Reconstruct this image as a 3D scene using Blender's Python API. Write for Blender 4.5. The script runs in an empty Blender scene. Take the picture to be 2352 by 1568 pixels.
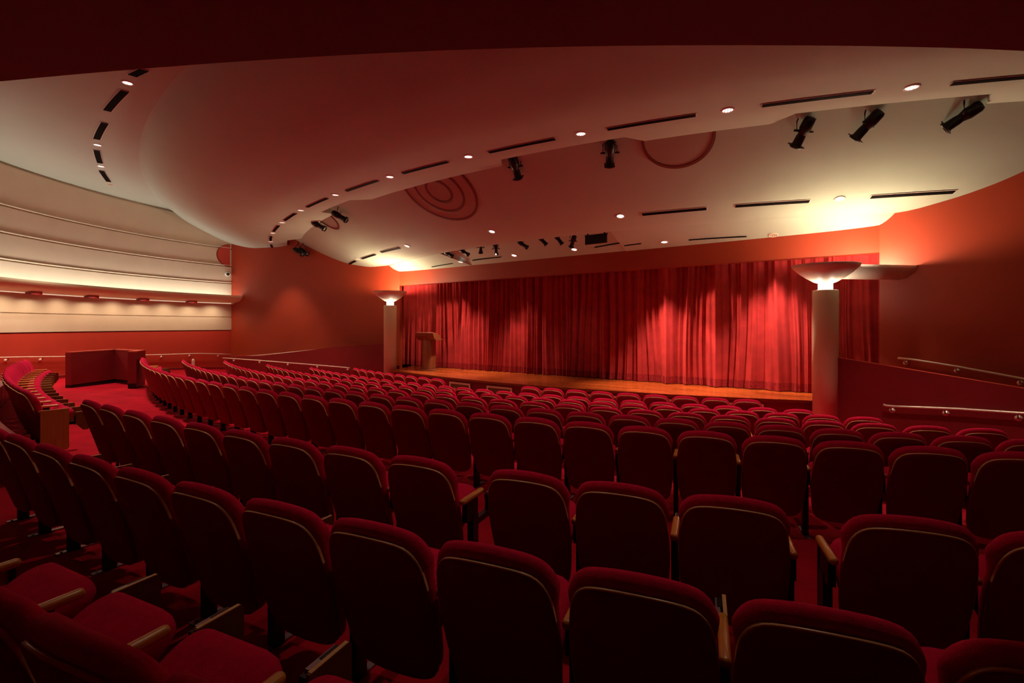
import bpy, bmesh, math, random
from mathutils import Vector, Matrix
random.seed(7)
D = bpy.data; SC = bpy.context.scene; COL = SC.collection
W_, H_ = 2352, 1568
F = 1100.0            # focal length in pixels of the 2352 px wide frame
HOR = 746.0           # horizon row
EYE = 2.30            # eye height above the front floor
CX, CY = 11.5, 29.5   # centre of all the concentric rows, stage edge and ceiling arcs
sin, cos, pi, rad = math.sin, math.cos, math.pi, math.radians

# ------------------------------------------------------------------ helpers
def lerp(a, b, t): return a + (b - a) * t
def interp(x, pts):
    if x <= pts[0][0]: return pts[0][1]
    for (x0, y0), (x1, y1) in zip(pts, pts[1:]):
        if x <= x1: return lerp(y0, y1, (x - x0) / (x1 - x0))
    return pts[-1][1]
def smooth(x, pts):
    # monotone cubic through pts
    n = len(pts)
    if x <= pts[0][0]: return pts[0][1]
    if x >= pts[-1][0]: return pts[-1][1]
    d = [(pts[i+1][1]-pts[i][1])/(pts[i+1][0]-pts[i][0]) for i in range(n-1)]
    m = [d[0]] + [0 if d[i-1]*d[i] <= 0 else 2*d[i-1]*d[i]/(d[i-1]+d[i]) for i in range(1, n-1)] + [d[-1]]
    for i in range(n-1):
        x0, y0 = pts[i]; x1, y1 = pts[i+1]
        if x <= x1:
            h = x1-x0; t = (x-x0)/h
            return (2*t**3-3*t*t+1)*y0 + (t**3-2*t*t+t)*h*m[i] + (-2*t**3+3*t*t)*y1 + (t**3-t*t)*h*m[i+1]
def pol(r, a, z=0.0): return Vector((CX + r*sin(a), CY - r*cos(a), z))
def polar(x, y): return math.hypot(x-CX, y-CY), math.atan2(x-CX, CY-y)
def ang(px, r):
    k = (px - W_/2) / F
    A, B, Cc = k*k+1, -2*(k*CX+CY), CX*CX+CY*CY-r*r
    q = B*B-4*A*Cc
    Y = (-B - math.sqrt(max(q, 0))) / (2*A)
    return math.atan2(k*Y-CX, CY-Y)
def hit(px, py, zf):
    """where the sight line of a pixel meets the ceiling z = zf(x, y) (z above the front floor)"""
    k, s = (px - W_/2) / F, (HOR - py) / F
    lo, hi = 2.0, 30.0
    Y = lo
    prev = None
    while Y < hi:
        d = EYE + s*Y - zf(k*Y, Y)
        if prev is not None and prev < 0 <= d: break
        prev = d; Y += 0.02
    return Vector((k*Y, Y, zf(k*Y, Y)))

class MB:
    def __init__(s): s.v = []; s.f = []; s.m = []; s.sm = []
    def add(s, vs, fs, mi=0, sm=False):
        b = len(s.v); s.v += [tuple(p) for p in vs]
        for f in fs: s.f.append(tuple(b+i for i in f)); s.m.append(mi); s.sm.append(sm)
    def box(s, x0, x1, y0, y1, z0, z1, mi=0, mat=None):
        vs = [Vector((x, y, z)) for z in (z0, z1) for y in (y0, y1) for x in (x0, x1)]
        if mat: vs = [mat @ p for p in vs]
        s.add(vs, [(0,2,3,1),(4,5,7,6),(0,1,5,4),(2,6,7,3),(0,4,6,2),(1,3,7,5)], mi)
    def prism(s, pts, z0, z1, mi=0, mi_top=None, z0s=None, z1s=None):
        n = len(pts); area = sum(pts[i][0]*pts[(i+1) % n][1]-pts[(i+1) % n][0]*pts[i][1] for i in range(n))
        if area < 0:
            pts = pts[::-1]
            if z1s: z1s = z1s[::-1]
            if z0s: z0s = z0s[::-1]
        vs = [(p[0], p[1], z0s[i] if z0s else z0) for i, p in enumerate(pts)] + [(p[0], p[1], z1s[i] if z1s else z1) for i, p in enumerate(pts)]
        s.add(vs, [tuple(range(n))[::-1]] + [(i, (i+1) % n, n+(i+1) % n, n+i) for i in range(n)], mi)
        s.add(vs[n:], [tuple(range(n))], mi if mi_top is None else mi_top)
    def grid(s, rows, mi=0, sm=True, closed=False):
        n = len(rows[0]); vs = [p for r in rows for p in r]; fs = []
        for i in range(len(rows)-1):
            for j in range(n if closed else n-1):
                k = (j+1) % n
                fs.append((i*n+j, i*n+k, (i+1)*n+k, (i+1)*n+j))
        s.add(vs, fs, mi, sm)
    def lathe(s, prof, n=32, mi=0, cap0=False, cap1=False, mat=None):
        rows = []
        for r, z in prof:
            rows.append([Vector((r*cos(2*pi*i/n), r*sin(2*pi*i/n), z)) for i in range(n)])
        if mat: rows = [[mat @ p for p in r] for r in rows]
        s.grid(rows, mi, True, True)
        if cap0: s.add(rows[0], [tuple(range(n))[::-1]], mi)
        if cap1: s.add(rows[-1], [tuple(range(n))], mi)
    def tube(s, path, r, n=10, mi=0, caps=True):
        rows = []
        for i, p in enumerate(path):
            t = (path[min(i+1, len(path)-1)] - path[max(i-1, 0)]).normalized()
            u = t.cross(Vector((0, 0, 1)))
            if u.length < 1e-4: u = t.cross(Vector((1, 0, 0)))
            u.normalize(); w = u.cross(t)
            rr = r[i] if isinstance(r, (list, tuple)) else r
            rows.append([p + (u*cos(2*pi*j/n) + w*sin(2*pi*j/n))*rr for j in range(n)])
        s.grid(rows, mi, True, True)
        if caps: s.add(rows[0], [tuple(range(n))], mi); s.add(rows[-1], [tuple(range(n))[::-1]], mi)
    def mesh(s, name):
        me = D.meshes.new(name); me.from_pydata(s.v, [], s.f)
        me.polygons.foreach_set('material_index', s.m); me.polygons.foreach_set('use_smooth', s.sm)
        me.update(); return me
    def obj(s, name, mats, parent=None, fix=True):
        me = s.mesh(name)
        if fix:
            bm = bmesh.new(); bm.from_mesh(me); bmesh.ops.remove_doubles(bm, verts=bm.verts, dist=1e-5)
            bmesh.ops.recalc_face_normals(bm, faces=bm.faces); bm.to_mesh(me); bm.free()
        for m in (mats if isinstance(mats, (list, tuple)) else [mats]): me.materials.append(m)
        o = D.objects.new(name, me); COL.objects.link(o)
        if parent: o.parent = parent
        return o
def tag(o, label, cat, group=None):
    o['label'] = label; o['category'] = cat
    if group: o['group'] = group
    return o
def thing(name, label, cat, loc=(0, 0, 0), rz=0.0, group=None):
    o = D.objects.new(name, None); COL.objects.link(o); o.empty_display_size = .1
    o.location = loc; o.rotation_euler = (0, 0, rz)
    return tag(o, label, cat, group)
def struct(o): o['kind'] = 'structure'; return o

# ------------------------------------------------------------------ materials
def mat(name, col, rough=.6, metal=0.0, spec=.5, noise=0.0, nscale=8.0, bump=0.0, bscale=200.0, sheen=0.0, sheencol=None, coat=0.0):
    m = D.materials.new(name); m.use_nodes = True
    nt = m.node_tree; b = nt.nodes['Principled BSDF']; L = nt.links
    b.inputs['Base Color'].default_value = (*col, 1); b.inputs['Roughness'].default_value = rough
    b.inputs['Metallic'].default_value = metal; b.inputs['Specular IOR Level'].default_value = spec
    if sheen:
        b.inputs['Sheen Weight'].default_value = sheen; b.inputs['Sheen Roughness'].default_value = .4
        b.inputs['Sheen Tint'].default_value = (*(sheencol or col), 1)
    if coat: b.inputs['Coat Weight'].default_value = coat; b.inputs['Coat Roughness'].default_value = .2
    tc = None
    if noise or bump:
        tc = nt.nodes.new('ShaderNodeTexCoord')
    if noise:
        n = nt.nodes.new('ShaderNodeTexNoise'); n.inputs['Scale'].default_value = nscale; n.inputs['Detail'].default_value = 5
        r = nt.nodes.new('ShaderNodeValToRGB'); L.new(tc.outputs['Object'], n.inputs['Vector']); L.new(n.outputs['Fac'], r.inputs['Fac'])
        r.color_ramp.elements[0].position = .3; r.color_ramp.elements[1].position = .72
        r.color_ramp.elements[0].color = (*[c*(1-noise) for c in col], 1); r.color_ramp.elements[1].color = (*[min(1, c*(1+noise)) for c in col], 1)
        L.new(r.outputs['Color'], b.inputs['Base Color'])
    if bump:
        n2 = nt.nodes.new('ShaderNodeTexNoise'); n2.inputs['Scale'].default_value = bscale; n2.inputs['Detail'].default_value = 3
        bp = nt.nodes.new('ShaderNodeBump'); bp.inputs['Strength'].default_value = bump; bp.inputs['Distance'].default_value = .01
        L.new(tc.outputs['Object'], n2.inputs['Vector']); L.new(n2.outputs['Fac'], bp.inputs['Height']); L.new(bp.outputs['Normal'], b.inputs['Normal'])
    return m
def emat(name, col, st):
    m = D.materials.new(name); m.use_nodes = True; nt = m.node_tree; nt.nodes.clear()
    e = nt.nodes.new('ShaderNodeEmission'); o = nt.nodes.new('ShaderNodeOutputMaterial')
    e.inputs['Color'].default_value = (*col, 1); e.inputs['Strength'].default_value = st
    nt.links.new(e.outputs[0], o.inputs[0]); return m
def wood(name, c0, c1, scale=(1, 12, 12), rough=.35, rot=0.0, plank=None, coat=0.0):
    m = mat(name, c0, rough, coat=coat); nt = m.node_tree; b = nt.nodes['Principled BSDF']; L = nt.links
    tc = nt.nodes.new('ShaderNodeTexCoord'); mp = nt.nodes.new('ShaderNodeMapping'); mp.inputs['Rotation'].default_value = (0, 0, rot)
    mp2 = nt.nodes.new('ShaderNodeMapping'); mp2.inputs['Scale'].default_value = scale
    L.new(tc.outputs['Object'], mp.inputs['Vector']); L.new(mp.outputs[0], mp2.inputs['Vector'])
    n = nt.nodes.new('ShaderNodeTexNoise'); n.inputs['Scale'].default_value = 2.2; n.inputs['Detail'].default_value = 6
    r = nt.nodes.new('ShaderNodeValToRGB'); L.new(mp2.outputs[0], n.inputs['Vector']); L.new(n.outputs['Fac'], r.inputs['Fac'])
    r.color_ramp.elements[0].position = .32; r.color_ramp.elements[1].position = .7
    r.color_ramp.elements[0].color = (*c0, 1); r.color_ramp.elements[1].color = (*c1, 1)
    if plank:
        bt = nt.nodes.new('ShaderNodeTexBrick'); L.new(mp.outputs[0], bt.inputs['Vector']); bt.inputs['Scale'].default_value = 1
        bt.inputs['Brick Width'].default_value = plank[0]; bt.inputs['Row Height'].default_value = plank[1]; bt.inputs['Mortar Size'].default_value = .0025
        bt.inputs['Color1'].default_value = (.55, .55, .55, 1); bt.inputs['Color2'].default_value = (1.25, 1.25, 1.25, 1); bt.inputs['Mortar'].default_value = (.25, .25, .25, 1)
        mx = nt.nodes.new('ShaderNodeMix'); mx.data_type = 'RGBA'; mx.blend_type = 'MULTIPLY'; mx.inputs['Factor'].default_value = 1
        L.new(r.outputs['Color'], mx.inputs[6]); L.new(bt.outputs['Color'], mx.inputs[7]); L.new(mx.outputs[2], b.inputs['Base Color'])
    else: L.new(r.outputs['Color'], b.inputs['Base Color'])
    return m
M = dict(
    cream=mat('cream_plaster', (.64, .53, .40), .75, noise=.04, nscale=1.5),
    ceil=mat('ceiling_plaster', (.48, .57, .49), .8, noise=.03, nscale=.8),
    orange=mat('orange_red_paint', (.35, .037, .011), .5, noise=.05, nscale=1.2),
    red=mat('brick_red_paint', (.50, .046, .026), .5, noise=.05, nscale=1.5),
    maroon=mat('maroon_paint', (.22, .008, .012), .45, noise=.06, nscale=2),
    soffit=mat('dark_maroon_soffit', (.42, .36, .32), .6),
    carpet=mat('crimson_carpet', (.40, .004, .016), .95, noise=.22, nscale=2.5, bump=.5, bscale=160, spec=.1),
    cushion=mat('crimson_upholstery', (.64, .003, .046), .9, noise=.1, nscale=30, bump=.5, bscale=350, sheen=.35, sheencol=(.8, .02, .16), spec=.15),
    back=mat('maroon_seat_back', (.26, .003, .010), .75, noise=.12, nscale=3, spec=.15),
    trim=wood('pale_ply_edge', (.55, .27, .10), (.75, .42, .18), rough=.3),
    arm=wood('honey_wood', (.50, .15, .018), (.66, .24, .04), (14, 2, 14), rough=.3),
    tab=wood('brown_tablet_wood', (.20, .055, .010), (.27, .085, .016), (14, 2, 14), rough=.4),
    endp=wood('orange_wood_panel', (.52, .15, .022), (.66, .22, .036), (14, 14, 1.2), rough=.35),
    metal=mat('black_metal', (.012, .009, .010), .4, .3),
    steel=mat('grey_steel', (.35, .28, .30), .35, .8),
    rail=mat('satin_rail_metal', (.80, .68, .55), .3, .35),
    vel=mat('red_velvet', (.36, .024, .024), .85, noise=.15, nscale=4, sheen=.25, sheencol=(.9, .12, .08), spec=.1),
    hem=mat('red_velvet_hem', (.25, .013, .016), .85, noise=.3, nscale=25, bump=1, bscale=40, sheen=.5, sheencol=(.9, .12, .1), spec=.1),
    stage=wood('stage_planks', (.27, .038, .006), (.43, .080, .012), (1.2, 14, 1), .25, rot=rad(35.3), plank=(1.8, .09), coat=.15),
    lip=wood('stage_lip_wood', (.20, .035, .010), (.27, .05, .012), rough=.4),
    lect=wood('lectern_wood', (.17, .040, .012), (.23, .058, .016), (10, 10, 1), rough=.45),
    col=mat('beige_column_paint', (.80, .68, .46), .6, noise=.04, nscale=1),
    bowl=mat('pale_bowl_paint', (.84, .76, .62), .5),
    vent=mat('cream_vent_frame', (.85, .66, .40), .5),
    grille=mat('dark_vent_slats', (.22, .13, .05), .6),
    dark=mat('slot_black', (.004, .003, .003), .8, spec=.05),
    ring=mat('red_brown_ring', (.16, .035, .018), .6),
    mesh=mat('speaker_cloth', (.42, .36, .30), .85, noise=.12, nscale=120),
    white=mat('white_plastic', (.8, .76, .7), .4),
    trimr=mat('white_lamp_trim', (.8, .72, .62), .4),
    lamp=emat('lamp_lens', (1, .93, .85), 2.2),
    lampoff=mat('unlit_lamp_lens', (.5, .42, .32), .25),
    neck=emat('glowing_neck', (1, .86, .68), 1.6),
    strip=emat('cove_strip', (1, .91, .78), 9.5),
    strip2=emat('cove_underside_strip', (1, .82, .62), 1.3),
)

# ------------------------------------------------------------------ plan
PL, PR = Vector((-4.39, 18.7, 0)), Vector((7.75, 10.1, 0))       # proscenium ends
DV = (PR-PL).normalized(); NV = Vector((-DV.y, DV.x, 0))           # along the proscenium, away from the house
PM = (PL+PR)/2
LC = Vector((-12.43, 21.2, 0))                                     # left wall / slanted wall corner
RW = Vector((.598, -.802, 0))                                      # direction of the slanted right wall
LP0, LP1 = Vector((-4.62, 17.28, 0)), Vector((-11.87, 20.0, 0))   # left ramp wall
RP0 = Vector((6.36, 9.50, 0))
Z_STAGE = EYE-1.58
def zw(z): return z + EYE
FLOOR = [(20, 0.0), (21.6, .02), (22.8, .07), (24.0, .20), (25.1, .31), (26.2, .43), (27.2, .51), (29.2, .60), (30.2, .62), (31, .66), (36, .68)]
def floor_z(r): return interp(r, FLOOR)

# floor
mb = MB(); rs = [19.0+i*.4 for i in range(42)]; as_ = [rad(-75+i*2.0) for i in range(56)]
mb.grid([[pol(r, a, floor_z(r)) for a in as_] for r in rs])
struct(mb.obj('floor', M['carpet']))

# left wall : arc through three plan points
def circ(p, q, s):
    ax, ay, bx, by, cx, cy = p[0], p[1], q[0], q[1], s[0], s[1]
    d = 2*(ax*(by-cy)+bx*(cy-ay)+cx*(ay-by))
    ux = ((ax*ax+ay*ay)*(by-cy)+(bx*bx+by*by)*(cy-ay)+(cx*cx+cy*cy)*(ay-by))/d
    uy = ((ax*ax+ay*ay)*(cx-bx)+(bx*bx+by*by)*(ax-cx)+(cx*cx+cy*cy)*(bx-ax))/d
    return ux, uy, math.hypot(ax-ux, ay-uy)
WX, WY, WR = circ((-14.28, 13.36), (-14.09, 17.29), (LC.x, LC.y))
ta0 = math.atan2(LC.y-WY, LC.x-WX)
WA = [ta0 + i*rad(2.0) for i in range(36)]        # from the corner towards the camera
def wl(i_or_a, off=0.0, z=0.0, raw=False):
    a = i_or_a if raw else WA[i_or_a]
    return Vector((WX+(WR-off)*cos(a), WY+(WR-off)*sin(a), z))
def wl_px(px):
    k = (px-W_/2)/F; best = None
    for i in range(7000):
        a = ta0 + rad(72)*i/7000; p = wl(a, raw=True)
        if p.y > .5:
            e = abs(p.x/p.y-k)
            if best is None or e < best[0]: best = (e, a)
    return best[1]
sec = [(0, -.3, 1), (0, zw(-.245), 1), (-.03, zw(-.245), 3), (-.03, zw(-.215), 3), (.02, zw(-.215), 0), (.02, zw(.335), 0), (-.01, zw(.335), 2), (-.01, zw(.36), 2), (.02, zw(.36), 0)]
for g in (1.854, 2.61, 3.38):
    sec += [(.02, zw(g-.055), 0), (-.04, zw(g-.055), 2), (-.04, zw(g-.02), 2), (.055, zw(g+.005), 0), (.055, zw(g+.018), 0), (.02, zw(g+.022), 0)]
sec += [(.02, zw(4.50), 0), (-.05, zw(4.50), 2), (-.05, zw(4.8), 2)]
mb = MB()
for (d0, z0, m0), (d1, z1, m1) in zip(sec, sec[1:]):
    mi = 1 if z1 < zw(-.24) else (2 if (m0 in (2, 3) or m1 in (2, 3)) else 0)
    if m0 == 3 or m1 == 3: mi = 2
    mi = {0: 0, 1: 1, 2: 0}[mi] if m0 != 3 and m1 != 3 else 3
    mb.grid([[wl(i, d0, z0) for i in range(len(WA))], [wl(i, d1, z1) for i in range(len(WA))]], mi, False)
wall_left = struct(mb.obj('wall_left', [M['cream'], M['red'], M['cream'], M['maroon']], fix=False))
mb = MB()
mb.grid([[wl(i, d, 0) + Vector((0, 0, z + floor_z(polar(*wl(i)[:2])[0]))) for i in range(len(WA))] for d, z in ((.015, -.1), (.015, .09), (0, .10))], 0, False)
struct(mb.obj('baseboard_left', M['maroon']))

def wall(name, p, q, z0, z1, m, thick=.2):
    d = (q-p).normalized(); n = Vector((-d.y, d.x, 0))
    mb = MB(); mb.prism([(p.x, p.y), (q.x, q.y), ((q+n*thick).x, (q+n*thick).y), ((p+n*thick).x, (p+n*thick).y)], z0, z1)
    return struct(mb.obj(name, m))
wall('wall_front_left', LC - (PL-LC).normalized()*.1, PL, -.3, zw(4.9), M['orange'])
RE = PR + RW*15
wall('wall_right', PR, RE, -.3, zw(4.9), M['orange'])
# header above the stage opening
wall('wall_stage_header', PL, PR, zw(1.53), zw(3.2), M['orange'], .25)
# wall behind the camera closing the house
mb = MB(); mb.grid([[pol(34.2, rad(-62+i*3), z) for i in range(32)] for z in (-.2, zw(4.8))], 0, True)
struct(mb.obj('wall_back', M['red']))
# wall behind the curtain
wall('wall_stage_back', PL+NV*1.2-DV*1.5, PR+NV*1.2+DV*1.5, -.3, zw(4), M['maroon'])

# ------------------------------------------------------------------ ceilings
P1 = [(22.40, 3.44), (22.95, 3.37), (23.4, 3.325), (24.2, 3.335), (25.3, 3.58), (26.2, 3.95), (26.8, 4.28), (27.15, 4.56), (27.2, 4.58)]
P2 = [(19.3, 2.36), (19.7, 2.325), (20.0, 2.31), (20.48, 2.40), (20.9, 2.54), (21.4, 2.80), (21.9, 3.10), (22.45, 3.47), (22.95, 3.80), (23.4, 4.1), (24.2, 4.7)]
def z1(x, y): return zw(smooth(polar(x, y)[0], P1))
def z2(x, y): return zw(smooth(polar(x, y)[0], P2))
RLIP, RREC = 22.45, 22.95
# projecting lips of the canopy edge (angles from picture columns), pockets between them hold the stage lights
LIPS = [(ang(692, RLIP), ang(772, RLIP)), (ang(848, RLIP), ang(1166, RLIP)), (ang(1463, RLIP), ang(1790, RLIP)), (ang(2244, RLIP), rad(35))]
def in_lip(a): return any(l0 <= a <= l1 for l0, l1 in LIPS)
A0, A1 = rad(-80), rad(40)
def canopy_edge():
    sl = .006
    ev = []
    for l0, l1 in LIPS: ev += [(l0-sl, RREC), (l0+sl, RLIP), (l1-sl, RLIP), (l1+sl, RREC)]
    out = [(A0, RREC)] + ev
    return [e for e in out if e[0] <= A1] + [(A1, RLIP)]
EDGE = canopy_edge()
def redge(a): return interp(a, EDGE)
al = sorted(set([A0 + (A1-A0)*i/150 for i in range(151)] + [e[0] for e in EDGE]))
mb = MB()
rr = [i/48 for i in range(48)] + [.985, .992, 1.0]
rows = []
for t in rr:
    rows.append([pol(lerp(redge(a), 27.2, t), a, zw(smooth(lerp(redge(a), 27.2, t), P1))) for a in al])
mb.grid(rows)
struct(mb.obj('ceiling_canopy', M['ceil']))
mb = MB()
mb.grid([[pol(redge(a), a, zw(smooth(redge(a), P1)) + dz) for a in al] for dz in (0, .3)], 0, False)
struct(mb.obj('ceiling_canopy_edge', M['ceil'], fix=False))
mb = MB(); mb.grid([[pol(r, a, zw(4.58)) for a in al] for r in (27.2, 29, 31, 34.5)])
struct(mb.obj('ceiling', M['ceil']))
# second canopy nearer the stage
def redge2(a): return lerp(19.5, 19.95, (a-rad(-57))/(rad(-10)-rad(-57)))
al2 = [rad(-72) + rad(86)*i/150 for i in range(151)]
mb = MB()
mb.grid([[pol(lerp(redge2(a), 24.2, t), a, zw(smooth(lerp(redge2(a), 24.2, t), P2))) for a in al2] for t in [i/34 for i in range(35)]])
struct(mb.obj('ceiling_stage_canopy', M['ceil']))
# last strip between the stage canopy and the header
def rhead(a):
    d = Vector((sin(a), -cos(a), 0)); c = Vector((CX, CY, 0))
    return (PL - c).dot(NV) / d.dot(NV)
RC0, RC1 = ang(1005, 19.7), ang(1402, 19.75)
def zstart(a):
    if RC0 < a < RC1: return zw(2.34) + .30
    return zw(2.33)
def z3(x, y):
    r, a = polar(x, y); r1 = redge2(a); r0 = min(rhead(a), r1-.02)
    t = max(0, min(1, (r1-r)/(r1-r0)))
    return lerp(zstart(a), zw(2.05), t)
al3 = sorted([rad(-70) + rad(80)*i/160 for i in range(161)] + [RC0-1e-4, RC0+1e-4, RC1-1e-4, RC1+1e-4])
mb = MB(); rows = []
for t in [i/8 for i in range(9)]:
    row = []
    for a in al3:
        r1 = redge2(a); r0 = min(rhead(a), r1-.02) - .05
        row.append(pol(lerp(r1, r0, t), a, lerp(zstart(a), zw(2.045), t)))
    rows.append(row)
mb.grid(rows, 0, False)
rows = [[pol(redge2(a), a, z) for a in al3 if RC0-1e-3 < a < RC1+1e-3] for z in (zw(2.325), zw(2.64))]
mb.grid(rows, 0, False)
struct(mb.obj('ceiling_stage_strip', M['ceil'], fix=False))
# dark soffit over the rear rows, above the camera
ZS = 1.15
ed = []
for px, py in [(-900, 275), (-400, 228), (0, 187), (300, 160), (600, 138), (900, 121), (1176, 110.5), (1450, 105), (1750, 104), (2050, 107), (2352, 117), (2900, 150), (3600, 205)]:
    Y = ZS*F/(HOR-py); ed.append(((px-W_/2)/F*Y, Y))
# smooth the edge
fine = []
for i in range(len(ed)-1):
    for j in range(6):
        t = j/6; p0, p1, p2, p3 = ed[max(i-1, 0)], ed[i], ed[i+1], ed[min(i+2, len(ed)-1)]
        fine.append(tuple(.5*((2*p1[c])+(-p0[c]+p2[c])*t+(2*p0[c]-5*p1[c]+4*p2[c]-p3[c])*t*t+(-p0[c]+3*p1[c]-3*p2[c]+p3[c])*t**3) for c in (0, 1)))
fine.append(ed[-1])
mb = MB(); mb.prism([(-16, fine[0][1]+3.0)] + fine + [(16, fine[-1][1]), (16, -6), (-16, -6)], zw(ZS), zw(4.7))
struct(mb.obj('ceiling_rear_soffit', M['soffit']))

# ------------------------------------------------------------------ stage
SA0, SA1 = ang(903, 20.18), ang(1900, 20.18)
def stage_pts(r): return [pol(r, lerp(SA0, SA1, i/60)) for i in range(61)]
sp = stage_pts(20.18)
mb = MB()
back = [PR+NV*1.1, PL+NV*1.1]
mb.prism([(p.x, p.y) for p in sp] + [(p.x, p.y) for p in back], Z_STAGE-.05, Z_STAGE)
st = struct(mb.obj('floor_stage', M['stage']))
mb = MB(); sp2 = stage_pts(20.14)
mb.grid([[p + Vector((0, 0, z)) for p in [sp2[0]+(PL-sp2[0])*.9] + sp2] for z in (-.1, Z_STAGE-.05)], 0, False)
struct(mb.obj('wall_stage_front', M['maroon'], fix=False))
mb = MB()
f1, f2 = stage_pts(20.20), stage_pts(20.12)
mb.grid([[p + Vector((0, 0, Z_STAGE-.001)) for p in f1], [p + Vector((0, 0, Z_STAGE-.055)) for p in f1], [p + Vector((0, 0, Z_STAGE-.075)) for p in f2]], 0, False)
struct(mb.obj('trim_stage_edge', M['lip'], fix=False))
# vents in the stage front
va = ang(1032, 20.18) - .0748
names = ['at the far left by the pale column', 'second from the left', 'third from the left', 'fourth from the left', 'fifth from the left', 'sixth from the left', 'seventh from the left', 'at the right end by the near column']
a = va; i = 0
vent_as = [va + .0748*k for k in range(8)]
for i, a in enumerate(vent_as):
    if a + .044 > SA1: break
    t = thing('stage_vent', 'cream framed air vent in the stage front, ' + names[i], 'vent', pol(20.15, a+.022, Z_STAGE-.30), a+.022, 'air vents along the stage front')
    mb = MB(); w, h = .44, .18
    for x0, x1, zz0, zz1 in ((-w, w, h-.05, h), (-w, w, -h, -h+.05), (-w, -w+.05, -h+.05, h-.05), (w-.05, w, -h+.05, h-.05)): mb.box(x0, x1, -.028, .0, zz0, zz1)
    mb.obj('vent_frame', M['vent'], t)
    mb = MB()
    for k in range(8): mb.box(-w+.05, w-.05, -.02, -.006, -h+.055+k*.033, -h+.078+k*.033)
    mb.box(-w+.05, w-.05, -.005, .0, -h+.05, h-.05); mb.obj('slats', M['grille'], t)

# ------------------------------------------------------------------ curtain
cp0, cp1 = PL + NV*.40 - DV*.25, PR + NV*.34 + DV*.10
LEN = (cp1-cp0).length
folds = []; s = 0
while s < LEN:
    w = random.choice([.13, .16, .19, .23, .28, .36, .46])*random.uniform(.85, 1.15)
    folds.append((s, w, random.uniform(.35, 1.0)*min(1, w/.28), random.uniform(-.05, .05), random.uniform(.3, .7))); s += w
def fold_y(s, tz):
    for s0, w, am, dr, sk in folds:
        if s0 <= s < s0+w:
            u = (s-s0)/w
            base = (1-abs(2*((u**(.75+.5*sk)))-1)**1.5)
            sub = .18*sin(6*pi*u + 9*s0 + 1.5*tz)*base
            return -.30*am*(base+sub)*(.6+.4*(1-tz))
    return 0
def curtain_rows(zlist, extra=0.0):
    N = 1500; rows = []
    for z in zlist:
        tz = (z-Z_STAGE)/(zw(1.75)-Z_STAGE); row = []
        for i in range(N+1):
            s = LEN*i/N
            ss = s + .05*sin(s*1.7+tz*2.2) * (1-tz) + .03*sin(s*4.1-tz*3)
            p = cp0 + DV*s + NV*(fold_y(max(0, min(LEN-.001, ss)), tz) - extra); row.append(Vector((p.x, p.y, z)))
        rows.append(row)
    return rows
cur = thing('stage_curtain', 'wide red velvet curtain hanging in folds across the whole stage', 'curtain', (0, 0, 0))
hz = Z_STAGE+.20
mb = MB(); mb.grid(curtain_rows([lerp(hz, zw(1.78), i/12) for i in range(13)])); mb.obj('drape', M['vel'], cur, fix=False)
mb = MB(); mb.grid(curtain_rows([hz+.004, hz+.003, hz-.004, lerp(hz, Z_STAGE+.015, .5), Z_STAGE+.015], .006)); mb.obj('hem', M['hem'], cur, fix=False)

# ------------------------------------------------------------------ torchiere columns
def torch(loc, label, arm_to):
    t = thing('torchiere_column', label, 'column light', loc, 0, 'bowl topped light columns beside the stage')
    rim = zw(1.2); zb = rim-.36
    mb = MB(); mb.lathe([(.225, 0), (.225, zb-.155), (.215, zb-.145), (.1, zb-.145)], 40, cap0=True); mb.obj('shaft', M['col'], t)
    mb = MB(); mb.lathe([(.13, zb-.145), (.13, zb+.02)], 32); mb.obj('neck', M['neck'], t)
    prof = [(.60, rim), (.56, rim-.06), (.46, rim-.16), (.33, rim-.26), (.20, rim-.34), (.131, rim-.365)]
    inn = [(.02, rim-.33), (.20, rim-.325), (.33, rim-.24), (.45, rim-.145), (.55, rim-.045), (.585, rim), (.60, rim)]
    mb = MB(); mb.lathe(inn + prof[1:], 48); mb.obj('bowl', M['bowl'], t)
    # half-round trough from the bowl to the slanted wall
    v = Vector((arm_to.x-loc[0], arm_to.y-loc[1], 0)); L = v.length; d = v/L; n = Vector((-d.y, d.x, 0)); L += .22
    mb = MB(); rows = []
    for s in (.30, L):
        out = [d*s + n*(.27*cos(pi+pi*i/14)) + Vector((0, 0, rim-.005+.27*sin(pi+pi*i/14))) for i in range(15)]
        inner = [d*s + n*(.25*cos(2*pi-pi*i/14)) + Vector((0, 0, rim-.005+.25*sin(2*pi-pi*i/14))) for i in range(15)]
        rows.append(out + inner)
    mb.grid(rows, 0, True, True); mb.add(rows[0], [tuple(range(30))]); mb.add(rows[1], [tuple(range(30))])
    mb.obj('trough_arm', M['bowl'], t)
    return t
cl = PM - DV*6.53 - NV*1.24; cr = PM + DV*6.53 - NV*1.24
torch((cl.x, cl.y, 0), 'far cream column with glowing bowl beside the lectern', Vector((-4.69, 18.8, 0)))
torch((cr.x, cr.y, 0), 'near cream column with glowing bowl at the right end of the stage', Vector((7.94, 9.85, 0)))

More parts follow.
